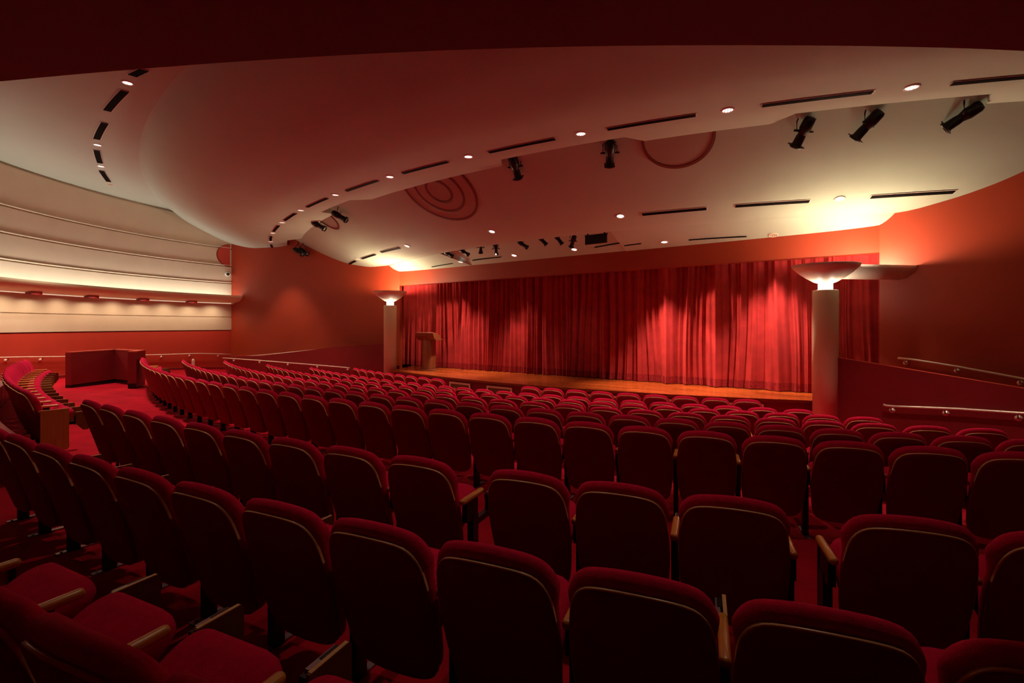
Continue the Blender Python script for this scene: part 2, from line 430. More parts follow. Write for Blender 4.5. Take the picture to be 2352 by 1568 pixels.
# ------------------------------------------------------------------ ramps and their low walls
def rampwall(name, p, q, tops, house_side, base=-.1):
    d = (q-p).normalized(); L = (q-p).length; n = Vector((-d.y, d.x, 0))*(.14*house_side)
    mb = MB(); N = len(tops)-1
    for i in range(N):
        s0, s1 = L*i/N, L*(i+1)/N
        a, b = p+d*s0, p+d*s1
        mb.prism([(a.x, a.y), (b.x, b.y), ((b+n).x, (b+n).y), ((a+n).x, (a+n).y)], base, 0, 0, 1, z1s=[tops[i], tops[i+1], tops[i+1], tops[i]])
    return struct(mb.obj(name, [M['maroon'], M['red']]))
rampwall('wall_ramp_left', LP0, LP1, [zw(-.68), zw(-.80), zw(-1.02), zw(-1.24), zw(-1.30)], -1)
RPE = RP0 + RW*6.5
def rtop(s): return zw(-.63 - .135*s)
rampwall('wall_ramp_right', RP0, RPE, [rtop(6.5*i/6) for i in range(7)], 1)
def ramp(name, p, q, p2, q2, z0, zq):
    mb = MB(); mb.add([(p.x, p.y, z0), (q.x, q.y, zq), (q2.x, q2.y, zq), (p2.x, p2.y, z0)], [(0, 1, 2, 3)]); return struct(mb.obj(name, M['carpet']))
ramp('floor_ramp_left', LP0, LP1, PL, LC, Z_STAGE, .3)
ramp('floor_ramp_right', RP0, RPE, PR, PR+RW*6.5, Z_STAGE, Z_STAGE-.9)

# ------------------------------------------------------------------ handrails
def handrail(label, path, brackets, wn, r=.021):
    """path: points of the rail; brackets: (point on rail, outward wall direction)"""
    t = thing('handrail', label, 'handrail', path[0], 0, None); o = Vector(path[0])
    mb = MB(); mb.tube([p-o for p in path], r, 12); mb.obj('rail', M['rail'], t)
    for p in brackets:
        q = p-o; n = wn(p)   # n: unit vector from the rail to the wall
        mb = MB(); mb.tube([q+Vector((0, 0, -.01)), q+Vector((0, 0, -.05)), q+n*.03+Vector((0, 0, -.085)), q+n*.078+Vector((0, 0, -.09))], .011, 8); b = mb.obj('bracket', M['steel'], t)
        mt = Matrix.Translation(q+n*.072+Vector((0, 0, -.09))) @ n.to_track_quat('Z', 'Y').to_matrix().to_4x4()
        mb = MB(); mb.lathe([(.0, -.014), (.012, -.013), (.014, -.006), (.044, -.005), (.047, .0), (.047, .012)], 20, mat=mt); mb.obj('rosette', M['rail'], b)
    return t
def rail_left(px0, px1, zs, label, bpx):
    a0, a1 = wl_px(px0), wl_px(px1); n = 24
    path = [wl(lerp(a0, a1, i/n), .085, zw(interp(lerp(px0, px1, i/n), zs)), raw=True) for i in range(n+1)]
    zz = lambda p: p
    br = []
    for b in bpx:
        a = wl_px(b); s = (a-a0)/(a1-a0); i = min(n-1, int(s*n)); br.append(path[i].lerp(path[i+1], s*n-i))
    return handrail(label, path, br, lambda p: Vector((p.x-WX, p.y-WY, 0)).normalized())
ZL = [(-200, -.80), (0, -.925), (148, -1.05), (320, -1.15), (440, -1.195), (531, -1.30)]
rail_left(-150, 528, ZL, 'long metal handrail on the cream and red curved left wall', [12, 92, 200, 370, 435, 501])
lpd = (LP1-LP0).normalized(); lpn = Vector((lpd.y, -lpd.x, 0))
if lpn.dot(Vector((0, -1, 0))) < 0: lpn = -lpn
def on_line(px, p, d):
    k = (px-W_/2)/F; s = (k*p.y-p.x)/(d.x-k*d.y); return p + d*s
path = []
lpo = lpn*.085
for px, py in ((512, 822), (530, 823), (600, 828), (700, 836), (790, 843.5), (803, 845)):
    q = on_line(px, LP0+lpo, lpd); path.append(Vector((q.x, q.y, EYE - (py-HOR)/F*q.y)))
br = []
for px in (533, 592, 657, 725, 795):
    py = interp(px, [(512, 822), (530, 823), (600, 828), (700, 836), (790, 843.5), (803, 845)])
    q = on_line(px, LP0+lpo, lpd); br.append(Vector((q.x, q.y, EYE - (py-HOR)/F*q.y)))
handrail('sloping metal handrail on the low dark wall beside the far front seats', path, br, lambda p: -lpn)
# right: on the audience face of the low wall
rn = Vector((RW.y, -RW.x, 0))
if rn.dot(Vector((-1, -1, 0))) < 0: rn = -rn
path = []; RL = [(2029, 929), (2037, 931.5), (2060, 933.5), (2200, 939), (2352, 949), (2500, 960)]
for px, py in RL:
    q = on_line(px, RP0+rn*.085, RW); path.append(Vector((q.x, q.y, EYE - (py-HOR)/F*q.y)))
br = []
for px in (2046, 2170, 2338):
    q = on_line(px, RP0+rn*.085, RW); br.append(Vector((q.x, q.y, EYE - (interp(px, RL)-HOR)/F*q.y)))
handrail('lower metal handrail on the face of the low wall at right', path, br, lambda p: -rn)
path = []; RU = [(2062, 822), (2072, 823), (2100, 826), (2200, 842), (2352, 870), (2470, 892)]
for px, py in RU:
    q = on_line(px, PR+rn*.085, RW); path.append(Vector((q.x, q.y, EYE - (py-HOR)/F*q.y)))
br = []
for px in (2078, 2196, 2342):
    q = on_line(px, PR+rn*.085, RW); br.append(Vector((q.x, q.y, EYE - (interp(px, RU)-HOR)/F*q.y)))
handrail('upper metal handrail on the orange wall behind the low wall at right', path, br, lambda p: -rn)
# short rail on the left slanted wall, seen past the low wall's end
ld = (PL-LC).normalized(); ln = Vector((ld.y, -ld.x, 0))
path = []
for s, z in ((.1, -1.385), (.9, -1.36), (2.0, -1.28), (4.0, -1.08), (6.4, -.84)):
    q = LC + ld*s + ln*.085; path.append(Vector((q.x, q.y, zw(z))))
handrail('short pale stretch of handrail on the dark slanted wall at far left', path, [path[1], path[3]], lambda p: -ln)

# ------------------------------------------------------------------ cornice light cove on the left wall
cv = thing('light_cove', 'long half-round cream light cove along the curved left wall', 'light cove', wl(0, 0, zw(1.0))); co = wl(0, 0, zw(1.0))
prof = [(.02, zw(1.05)), (.50, zw(1.10)), (.575, zw(1.27)), (.60, zw(1.28)), (.595, zw(1.20)), (.55, zw(1.11)), (.46, zw(1.04)), (.34, zw(1.0)), (.2, zw(.97)), (.13, zw(.95)), (.13, zw(.895)), (.118, zw(.895)), (.112, zw(.955)), (.02, zw(.96))]
mb = MB()
WAX = [ta0 - rad(.2)] + WA[1:]
def wlx(a, off, z): return wl(a, off, z, raw=True)
NA = 60; aa = [ta0 - .035 + rad(70)*i/NA for i in range(NA+1)]
mb.grid([[wlx(a, d, z)-co for d, z in prof] for a in aa], 0, True)
mb.obj('shell', M['col'], cv)
mb = MB(); mb.grid([[wlx(a, .22, zw(1.10))-co, wlx(a, .48, zw(1.115))-co] for a in aa[2:]], 0, False); mb.obj('light_strip', M['strip'], cv, fix=False)
mb = MB(); mb.grid([[wlx(a, .132, zw(.928))-co, wlx(a, .150, zw(.934))-co] for a in aa[2:]], 0, False); mb.obj('lower_light_strip', M['strip2'], cv, fix=False)
for px in (60, 197, 318, 432):
    a = wl_px(px); mb = MB()
    mb.grid([[wlx(a+da, d, z)-co for d, z in ((.13, zw(.975)), (.13, zw(.90)), (.30, zw(.90)), (.30, zw(.985)))] for da in (-.016, .016)], 0, False)
    mb.add([wlx(a-.016, d, z)-co for d, z in ((.13, zw(.975)), (.13, zw(.90)), (.30, zw(.90)), (.30, zw(.985)))], [(0, 1, 2, 3)]); mb.add([wlx(a+.016, d, z)-co for d, z in ((.13, zw(.975)), (.13, zw(.90)), (.30, zw(.90)), (.30, zw(.985)))], [(3, 2, 1, 0)])
    mb.obj('fixture_box', M['maroon'], cv)
for px in (-140, -60, 0, 60, 130, 197, 258, 318, 376, 432, 485):
    a = wl_px(px); l = D.lights.new('cove_downlamp', 'SPOT'); l.energy = 40; l.color = (1, .76, .50); l.spot_size = rad(150); l.spot_blend = 1; l.shadow_soft_size = .04
    o = D.objects.new('cove_downlamp', l); COL.objects.link(o); o.location = wlx(a, .50, zw(1.0))
# red half disc on the wall end, camera
t = thing('wall_disc', 'red half-round panel high on the cream wall by the corner', 'wall panel', wl(ta0, .03, zw(3.05), raw=True))
mb = MB(); o = wl(ta0, .03, zw(3.05), raw=True); R_ = .47; pts = []
for i in range(25):
    b = pi/2 + pi*i/24; pts.append((-R_*cos(b)*1.15, R_*sin(b)))
face = [wlx(ta0 + .006 + s/WR, .035, zw(3.05)+z)-o for s, z in pts]; bk = [wlx(ta0 + .006 + s/WR, .0, zw(3.05)+z)-o for s, z in pts]
mb.add(face, [tuple(range(25))]); mb.grid([face, bk], 0, False); mb.obj('panel', M['red'], t)
pts2 = [(x*1.05, z*1.05) for x, z in pts]
mb = MB(); mb.grid([[wlx(ta0 + .006 + s/WR, .045, zw(3.05)+z)-o for s, z in pts], [wlx(ta0 + .006 + s/WR, .045, zw(3.05)+z)-o for s, z in pts2], [wlx(ta0 + .006 + s/WR, .0, zw(3.05)+z)-o for s, z in pts2]], 0, False); mb.obj('rim', M['maroon'], t)
a = wl_px(521); o = wl(a, .02, zw(2.24), raw=True); n = Vector((WX-o.x, WY-o.y, 0)).normalized(); tx = Vector((n.y, -n.x, 0))
t = thing('security_camera', 'small white security camera on the cream wall near the corner', 'security camera', o)
mt = Matrix.Translation((0, 0, 0)) @ n.to_track_quat('Z', 'Y').to_matrix().to_4x4()
mb = MB(); mb.lathe([(.10, 0), (.10, .03), (.04, .04), (.035, .10)], 20, cap1=True, mat=mt); mb.obj('mount', M['white'], t)
aim = (Vector((.35, -.9, -.25))).normalized(); mt = Matrix.Translation(n*.13) @ aim.to_track_quat('Z', 'Y').to_matrix().to_4x4()
mb = MB(); mb.lathe([(.06, -.12), (.09, -.1), (.095, .12), (.085, .14)], 20, cap0=True, cap1=True, mat=mt); mb.obj('housing', M['white'], t)
mb = MB(); mb.lathe([(.065, .139), (.06, .165)], 20, cap1=True, mat=mt); mb.obj('lens', M['metal'], t)

# ------------------------------------------------------------------ low partition by the left wall
fl = floor_z(28.8)
t = thing('low_partition', 'low dark red partition niche standing on the carpet by left wall', 'partition', (-12.2, 13.1, fl)); o = Vector((-12.2, 13.1, fl))
TOPZ = zw(-.735)-fl
def pbox(mbx, p, q, th, z0, z1, mi=0):
    p, q = Vector((*p, 0)), Vector((*q, 0)); d = (q-p).normalized(); n = Vector((-d.y, d.x, 0))*th
    mbx.prism([((v-o).x, (v-o).y) for v in (p, q, q+n, p+n)], z0, z1, mi)
pq = [((-12.20, 13.08), (-12.20, 14.75), -.16), ((-12.20, 14.75), (-11.0, 14.15), -.14), ((-11.05, 14.12), (-10.72, 13.36), .20)]
for p, q, th in pq:
    mb = MB(); pbox(mb, p, q, th, .08, TOPZ-.03); b = mb.obj('panel', M['maroon'], t)
    mb = MB(); pbox(mb, p, q, th*1.05, TOPZ-.03, TOPZ); mb.obj('cap', M['red'], b)
    mb = MB(); pbox(mb, p, q, th*.95, -.05, .08); mb.obj('plinth', M['metal'], b)
# pale post by the far end of the fifth row
t = thing('guide_post', 'short pale post standing by the far aisle under the handrail', 'post', (-11.95, 17.95, floor_z(26.2)))
mb = MB(); mb.lathe([(.05, 0), (.05, .52), (.045, .57), (.02, .60), (.001, .605)], 16); mb.obj('shaft', M['rail'], t)
mb = MB(); mb.lathe([(.11, 0), (.11, .015), (.05, .03)], 20); mb.obj('base_plate', M['rail'], t)

# ------------------------------------------------------------------ lectern
lb = Vector((-2.9, 16.7, Z_STAGE)); face = math.atan2(-NV.y, -NV.x)     # local +y looks at the house
t = thing('lectern', 'brown wooden lectern with curved top standing at left of stage', 'lectern', lb, face - pi/2 + rad(12))
mb = MB(); pts = [(-.19, -.15), (.19, -.15)] + [(.19*cos(b), .08+.12*sin(b)) for b in [pi*i/12 for i in range(13)]]
mb.prism(pts, .03, 1.10); mb.obj('pedestal', M['lect'], t)
mb = MB(); mb.prism([(p[0]*1.5, p[1]*1.45) for p in pts], 0, .035); mb.obj('base', M['lect'], t)
mb = MB(); sec_ = [(.30, 1.31), (.27, 1.20), (.20, 1.10), (.10, 1.05), (-.16, 1.05), (-.20, 1.10), (-.12, 1.22), (.0, 1.28), (.28, 1.325)]
n = len(sec_); vs = [(x, y, z) for x in (-.36, .36) for y, z in sec_]
mb.add(vs, [tuple(range(n)), tuple(range(n, 2*n))[::-1]] + [(i, (i+1) % n, n+(i+1) % n, n+i) for i in range(n)]); mb.obj('top_tray', M['lect'], t)
mb = MB(); mb.box(-.30, .30, -.46, -.15, 1.055, 1.08); mb.obj('shelf', M['lect'], t)

# ------------------------------------------------------------------ theatre seats
PITCH = .533
half = [(0, .165), (.10, .165), (.155, .172), (.195, .195), (.218, .245), (.234, .36), (.244, .50), (.249, .60), (.247, .675), (.237, .74), (.213, .795), (.176, .830), (.12, .847), (.055, .855), (0, .857)]
def refine(pts, k=2):
    out = []
    for i in range(len(pts)-1):
        p0, p1, p2, p3 = pts[max(i-1, 0)], pts[i], pts[i+1], pts[min(i+2, len(pts)-1)]
        for j in range(k):
            t = j/k
            out.append(tuple(.5*((2*p1[c])+(-p0[c]+p2[c])*t+(2*p0[c]-5*p1[c]+4*p2[c]-p3[c])*t*t+(-p0[c]+3*p1[c]-3*p2[c]+p3[c])*t**3) for c in (0, 1)))
    out.append(pts[-1]); return out
hf = [(x*1.03, z) for x, z in refine(half, 2)]
OUT = hf[:-1] + [(-x, z) for x, z in hf[::-1]][:-1]
CZ = .52
def lean(x, z, y): return Vector((x, y + (.856-z)*.30 + .55*x*x, z))
def ringpts(inset, y, dz=0.0, cush=False, trim=False):
    res = []
    for x, z in OUT:
        if cush and z < .74: x *= lerp(.90, 1, max(0, min(1, (z-.66)/.08)))
        vx, vz = x, z-CZ; L = math.hypot(vx, vz*.75); ins = inset + (.009*max(0, min(1, (.74-z)/.14)) if trim else 0) + (0 if cush else .020*max(0, min(1, (z-.48)/.22))); k = 1 - ins/max(.2, L*1.15)
        res.append(lean(x*k, CZ+(z-CZ)*k+dz*max(0, (z-CZ)/.33), y))
    return res
n = len(OUT)
def disc(mb, inset_list, y, mi=0, flip=False, dz=0.0):
    rows = [ringpts(i, y if not callable(y) else y(i), dz) for i in inset_list]
    mb.grid(rows, mi, True, True); mb.add(rows[-1], [tuple(range(n))], mi, True)
S = {}
mb = MB(); rows = [ringpts(.004, .020), ringpts(.004, .003), ringpts(.010, -.001), ringpts(.05, -.002), ringpts(.12, -.003)]
mb.grid(rows, 0, True, True); mb.add(rows[-1], [tuple(range(n))], 0, True); S['back_panel'] = (mb, M['back'])
mb = MB(); rows = [ringpts(.004, .003), ringpts(.001, .002), ringpts(-.003, .005, 0, False, True), ringpts(-.003, .017, 0, False, True), ringpts(.003, .018)]
mb.grid(rows, 0, True, True); S['edge_trim'] = (mb, M['trim'])
mb = MB(); rows = [ringpts(i, y, dz, True) for i, y, dz in ((.022, .0185, 0), (.004, .024, .004), (-.005, .042, .018), (-.006, .062, .022), (-.002, .082, .018), (.014, .098, .008), (.05, .110, 0), (.10, .115, 0), (.15, .112, 0))]
mb.grid(rows, 0, True, True); mb.add(rows[-1], [tuple(range(n))], 0, True); S['back_cushion'] = (mb, M['cushion'])
# seat : rounded slab
mb = MB(); rows = []
def seatring(ins, z):
    pts = []; a_, y0, y1, rr_ = .215-ins, .20+ins, .54-ins, .09
    for cx, cy, b0 in ((a_-rr_, y1-rr_, 0), (-a_+rr_, y1-rr_, pi/2), (-a_+rr_, y0+rr_*.3, pi), (a_-rr_, y0+rr_*.3, 1.5*pi)):
        for i in range(6):
            b = b0 + pi/2*i/5; q = rr_ if b0 < pi else rr_*.3
            yy, zz = cy+q*sin(b)-.24, z-.42; ca, sa = cos(rad(30)), sin(rad(30)); pts.append(Vector((cx+rr_*cos(b), .24+yy*ca-zz*sa, .42+yy*sa+zz*ca)))
    return pts
rows = [seatring(.09, .365), seatring(.02, .37), seatring(0, .39), seatring(-.004, .42), seatring(0, .45), seatring(.018, .468), seatring(.06, .476), seatring(.12, .478)]
mb.grid(rows, 0, True, True); mb.add(rows[-1], [tuple(range(24))], 0, True); mb.add(rows[0], [tuple(range(24))[::-1]], 0, True); S['seat'] = (mb, M['cushion'])
def arm_mbs(x, tablet=True):
    out = []
    mb = MB(); mb.box(x-.021, x+.021, .265, .335, .0, .48); mb.box(x-.017, x+.017, .192, .335, .46, .582); (mb.box(x-.016, x+.016, .30, .52, .40, .44), mb.box(x-.012, x+.004, .49, .53, .40, .51)) if tablet else (mb.box(x-.012, x+.012, .385, .41, .0, .582), mb.box(x-.01, x+.01, .30, .40, .30, .33)); out.append(('standard', mb, M['metal']))
    mb = MB(); mb.box(x-.02, x+.02, .20, .46, .0, .010); mb.lathe([(.008, .0095), (.008, .018)], 8, cap1=True, mat=Matrix.Translation((x, .23, 0))); mb.lathe([(.008, .0095), (.008, .018)], 8, cap1=True, mat=Matrix.Translation((x, .43, 0))); out.append(('foot_plate', mb, M['steel']))
    mb = MB(); w = .0195; rows = []
    for z, ins in ((.583, .006), (.587, .001), (.602, 0), (.611, .004), (.615, .011)):
        pts = []
        for cx, cy, b0 in ((x+w-.018, .41, 0), (x-w+.018, .41, pi/2), (x-w+.018, .165, pi), (x+w-.018, .165, 1.5*pi)):
            for i in range(5):
                b = b0+pi/2*i/4; pts.append(Vector((cx+(.018-ins)*cos(b), cy+(.018-ins)*sin(b), z)))
        rows.append(pts)
    mb.grid(rows, 0, True, True); mb.add(rows[-1], [tuple(range(20))], 0, True); mb.add(rows[0], [tuple(range(20))[::-1]]); out.append(('armrest', mb, M['arm']))
    if tablet:
        mb = MB(); mb.prism([(.50, .555), (.665, .555), (.675, .545), (.675, .40), (.625, .31), (.575, .31), (.50, .40)], x+.008, x+.022)
        mb.v = [(z, p, q) for p, q, z in mb.v]; out.append(('tablet', mb, M['tab']))
        mb = MB(); mb.box(x+.0075, x+.0225, .505, .66, .5545, .558); out.append(('tablet_edge', mb, M['trim']))
        mb = MB(); mb.box(x-.022, x+.004, .50, .655, .505, .54); mb.box(x-.014, x+.006, .57, .64, .54, .552); out.append(('tablet_bracket', mb, M['metal']))
        mb = MB(); mb.box(x-.020, x-.002, .52, .64, .541, .550); out.append(('hinge_plate', mb, M['steel']))
    return out
def build_mesh(name, mb, m):
    me = mb.mesh(name); bm = bmesh.new(); bm.from_mesh(me); bmesh.ops.remove_doubles(bm, verts=bm.verts, dist=1e-5); bmesh.ops.recalc_face_normals(bm, faces=bm.faces); bm.to_mesh(me); bm.free(); me.materials.append(m); return me
BODY = [(k, build_mesh(k, *S[k])) for k in ('back_panel', 'edge_trim', 'back_cushion', 'seat')]
ARM_R = [(k, build_mesh(k, b, m)) for k, b, m in arm_mbs(PITCH/2)]
ARM_L = [(k, build_mesh(k, b, m)) for k, b, m in arm_mbs(-PITCH/2, False)]
mb = MB(); mb.prism([(.16, .62), (.43, .62), (.43, .12), (.415, .09), (.175, .09), (.16, .12)], .03, .055); mb.v = [(z, p, q) for p, q, z in mb.v]
EPM = []
for nm, sx in (('end_panel', 1), ('end_panel', -1)):
    m2 = MB(); m2.v = [(sx*(x+PITCH/2), y, z) for x, y, z in mb.v]; m2.f = mb.f; m2.m = mb.m; m2.sm = mb.sm; EPM.append((nm, build_mesh(nm, m2, M['endp'])))
def make_seat(parts, root):
    for nm, me in parts:
        o = D.objects.new(nm, me); COL.objects.link(o); o.parent = root
        if nm == 'tablet_bracket' or nm == 'hinge_plate':
            pass
    tb = [c for c in root.children if c.name.split('.')[0] == 'tablet']
    for c in list(root.children):
        if tb and c.name.split('.')[0] in ('tablet_bracket', 'hinge_plate', 'tablet_edge'): c.parent = tb[0]
PROTO = None
def copy_seat(src, root):
    for ch in list(src.children):
        c = ch.copy(); COL.objects.link(c); c.parent = root
        for g in list(ch.children):
            d = g.copy(); COL.objects.link(d); d.parent = c
protos = {}
def seat(r, a, sx, label, group, kind='mid', zoff=0.0):
    """kind: mid = own right arm only; left = also a left arm; lpanel / rpanel = wooden end panel too"""
    z = floor_z(r-.25) + zoff
    t = thing('theatre_seat', label, 'theatre seat', pol(r, a, z), a, group)
    t.scale = (sx, 1, 1)
    if kind not in protos:
        parts = BODY + ARM_R
        if kind in ('left', 'lpanel'): parts = parts + ARM_L
        if kind == 'lpanel': parts = parts + [EPM[1]]
        if kind == 'rpanel': parts = parts + [EPM[0]]
        make_seat(parts, t); protos[kind] = t
    else: copy_seat(protos[kind], t)
    return t
ONES = ['', 'first', 'second', 'third', 'fourth', 'fifth', 'sixth', 'seventh', 'eighth', 'ninth', 'tenth', 'eleventh', 'twelfth', 'thirteenth', 'fourteenth', 'fifteenth', 'sixteenth', 'seventeenth', 'eighteenth', 'nineteenth']
def ordw(k):
    if k < 20: return ONES[k]
    tens = {2: ('twentieth', 'twenty'), 3: ('thirtieth', 'thirty'), 4: ('fortieth', 'forty')}[k//10]
    return tens[0] if k % 10 == 0 else tens[1] + '-' + ONES[k % 10]
U0 = .165
def angles(pxs, r, pitch, more_left=0):
    out = [ang(px, r) + U0/r for px in pxs]          # from right to left
    for k in range(more_left): out.append(out[-1] - pitch/r)
    # even out small reading errors
    sm = out[:]
    if len(sm) > 3:
        for _ in range(12):
            sm = [2*sm[1]-sm[2]] + [(sm[i-1]+2*sm[i]+sm[i+1])/4 for i in range(1, len(sm)-1)] + [2*sm[-2]-sm[-3]]
    return sm
def widths(al_, r, pitch):
    res = []
    for i in range(len(al_)):
        g = [abs(al_[j]-al_[i])*r for j in (i-1, i+1) if 0 <= j < len(al_)]
        res.append(max(.88, min([pitch/PITCH*1.02] + [x/PITCH for x in g])))
    return res
ROWS = [
 ('the front row', 21.72, [(1697, 1622, 1552.7, 1486.4, 1421.8, 1364, 1306, 1250.3, 1199.3)], [0], .545, 'right half of '),
 ('the front row', 21.72, [(989.3, 958.8)], [7], .545, 'left half of '),
 ('the second row from the stage', 22.93, [(1810.9, 1727.5, 1649.3, 1571.4, 1498, 1432, 1367.3, 1306, 1244.4, 1191.7, 1142.3, 1093.9, 1047.1, 1003.7, 966, 931, 900, 872, 845, 820, 800.7, 781)], [5], .525, ''),
 ('the third row from the stage', 24.08, [(1964, 1860, 1768, 1678, 1591.8, 1508.5, 1430.3, 1355.4, 1285.7, 1220.6, 1160, 1105.8, 1053, 1003, 955, 911, 872, 836.4, 805.8, 779.4, 755.6, 732.7, 712.2)], [8], .512, ''),
 ('the fourth row from the stage', 25.15, [(2230.9, 2100, 1977, 1860, 1753, 1649.3, 1549.3, 1452.4, 1362.2, 1277, 1195, 1125.3, 1059.9, 997.8, 942, 889, 840.6, 799.8, 762.4, 726.7, 695.2, 669.7, 645.5, 627, 608, 590, 575.5)], [8], .525, ''),
 ('the fifth row from the stage', 26.25, [(2331, 2174.8, 2026.8, 1889.1, 1753, 1632, 1517, 1411.6, 1312, 1216, 1127.9, 1047, 975, 908, 846.6, 791.3, 740.8, 695, 656, 623, 591.2, 562.8, 537.8, 519.4, 500.7, 482.3, 469.7)], [8], .515, ''),
 ('the sixth row from the stage', 27.20, [(2275, 2091.4, 1896, 1731, 1575, 1435.4, 1312, 1187.4, 1081, 986, 901.5, 822.8, 752, 689.4, 632.4, 581.5, 545, 505.8, 472, 449.3, 421.6, 397.3, 379.6, 363.8)], [10], .53, ''),
]
for rname, r, pxl, more, pitch, pre in ROWS:
    al_ = angles(pxl[0], r, pitch, more[0]); N = len(al_); wd = widths(al_, r, pitch)
    for k, a in enumerate(al_):
        end = 'left'
        seat(r, a, wd[k], 'crimson theatre seat in %s%s, %s from the left' % (pre, rname, ordw(N-k)), 'theatre seats in ' + pre + rname, 'lpanel' if k == N-1 else ('rpanel' if k == 0 else 'mid'))
# rows behind the cross aisle
rB = 29.17
def run(r, al_, pitch, phrase, group, kinds, zoff=0.0):
    N = len(al_); wd = widths(al_, r, pitch)
    for k, a in enumerate(al_): seat(r, a, wd[k], phrase % ordw(N-k), group, kinds(k, N), zoff)
aB1 = angles((888.3, 743.7, 628, 510, 415.6, 336.6, 277.2, 221.9, 171.8), rB, .533)
run(rB, aB1, .533, 'dark backed crimson theatre seat just behind the cross aisle, %s from the side aisle', 'theatre seats behind the cross aisle', lambda k, N: 'left' if k == N-1 else 'mid')
aB2 = [a+.026/rB for a in angles((1587.3, 1333.9, 1123.8), rB, .545)]
run(rB, aB2, .533, 'dark backed crimson theatre seat, %s from left in the separate bank of three', 'bank of three theatre seats', lambda k, N: 'mid')
aB3 = [ang(1981.5, rB)+(U0+.035+.535)/rB, ang(1981.5, rB)+(U0+.035)/rB]
for nm, a, kd in (('dark backed crimson theatre seat with open armrest, right of the narrow gap', aB3[1], 'left'), ('dark backed crimson theatre seat cut by the right edge, beyond the gap', aB3[0], 'mid')):
    seat(rB, a, 1, nm, None, kd)
rL = 29.40; a0 = rad(-37.21)
aL = [a0 - k*.533/rL for k in range(15)]
run(rL, aL[::-1][::-1], .533, 'crimson theatre seat in curved bank across the left aisle, %s from its far end', 'theatre seats across the left aisle', lambda k, N: 'rpanel' if k == 0 else ('left' if k == N-1 else 'mid'))
rA = 30.13
aA = angles((2235, 1735, 1328, 1015, 756, 558.8, 386.9, 248.7, 138.2, 47.7), rA, .533, 2)
aA = [a+.033/rA for a in aA]
N = len(aA); wd = widths(aA, rA, .533)
for k, a in enumerate(aA):
    seat(rA, a, wd[k], 'near crimson theatre seat in second row from the back, %s counting from its right' % ordw(k+1), 'theatre seats in the second row from the back', 'mid' if k < N-1 else 'left')
rZ = 31.08
aZ = [rad(-23.83) - k*.525/rZ for k in range(-1, 3)]
for k, a in enumerate(aZ):
    seat(rZ, a, .98, ['crimson theatre seat in the rearmost row just below the photo edge', 'crimson theatre seat with wide pale edge, nearest the bottom left corner', 'crimson theatre seat in the rearmost row, left of the bottom corner seat', 'crimson theatre seat in the rearmost row at far left'][k], 'theatre seats in the rearmost row', 'mid' if k < 3 else 'left', .06)

# low carpet-coloured wall behind the bank across the left aisle
mb = MB(); la = [lerp(ang(44, 29.6), rad(-52), i/16) for i in range(17)]; fz = floor_z(29.9)
prof_ = ((29.50, fz-.05), (29.50, fz+.41), (29.51, fz+.42), (29.69, fz+.42), (29.70, fz+.41), (29.70, fz-.05))
rows = [[pol(r, a, z) for r, z in prof_] for a in la]
mb.grid(rows, 0, False); mb.add(rows[0], [tuple(range(6))]); mb.add(rows[-1], [tuple(range(6))[::-1]])
struct(mb.obj('wall_low_rear_left', M['maroon']))

# ------------------------------------------------------------------ ceiling fixtures
def place(o, p): o.location = p
def slot(p, q, zf, name, label, group, width=.10, fr=True):
    (r0, a0), (r1, a1) = polar(p.x, p.y), polar(q.x, q.y); o = (p+q)/2
    t = thing('linear_vent', label, 'ceiling vent', o, 0, group); n = 12
    def strip(w, dz, e=0.0):
        rows = []
        for i in range(n+1):
            u = lerp(-e, 1+e, i/n); r, a = lerp(r0, r1, u), lerp(a0, a1, u); row = []
            for s in (-1, -.33, .33, 1):
                v = pol(r+s*w/2, a); row.append(Vector((v.x, v.y, zf(v.x, v.y)-dz))-o)
            rows.append(row)
        return rows
    L = (q-p).length; e = .018/max(L, .1)
    mb = MB(); g = strip(width, .020); mb.grid(g, 0, False)
    mb.grid([[r_[0] for r_ in g], [r_[0]+Vector((0, 0, .02)) for r_ in g]], 0, False); mb.grid([[r_[-1] for r_ in g], [r_[-1]+Vector((0, 0, .012)) for r_ in g]], 0, False)
    mb.obj('slot', M['dark'], t, fix=False)
    if fr:
        g = strip(width+.030, .012, e); mb = MB(); mb.grid(g, 0, False); mb.obj('frame', M['trimr'], t, fix=False)
    return t
def normal(zf, p):
    e = .03; dx = (zf(p.x+e, p.y)-zf(p.x-e, p.y))/(2*e); dy = (zf(p.x, p.y+e)-zf(p.x, p.y-e))/(2*e)
    return Vector((dx, dy, -1)).normalized()
SPOTS = []
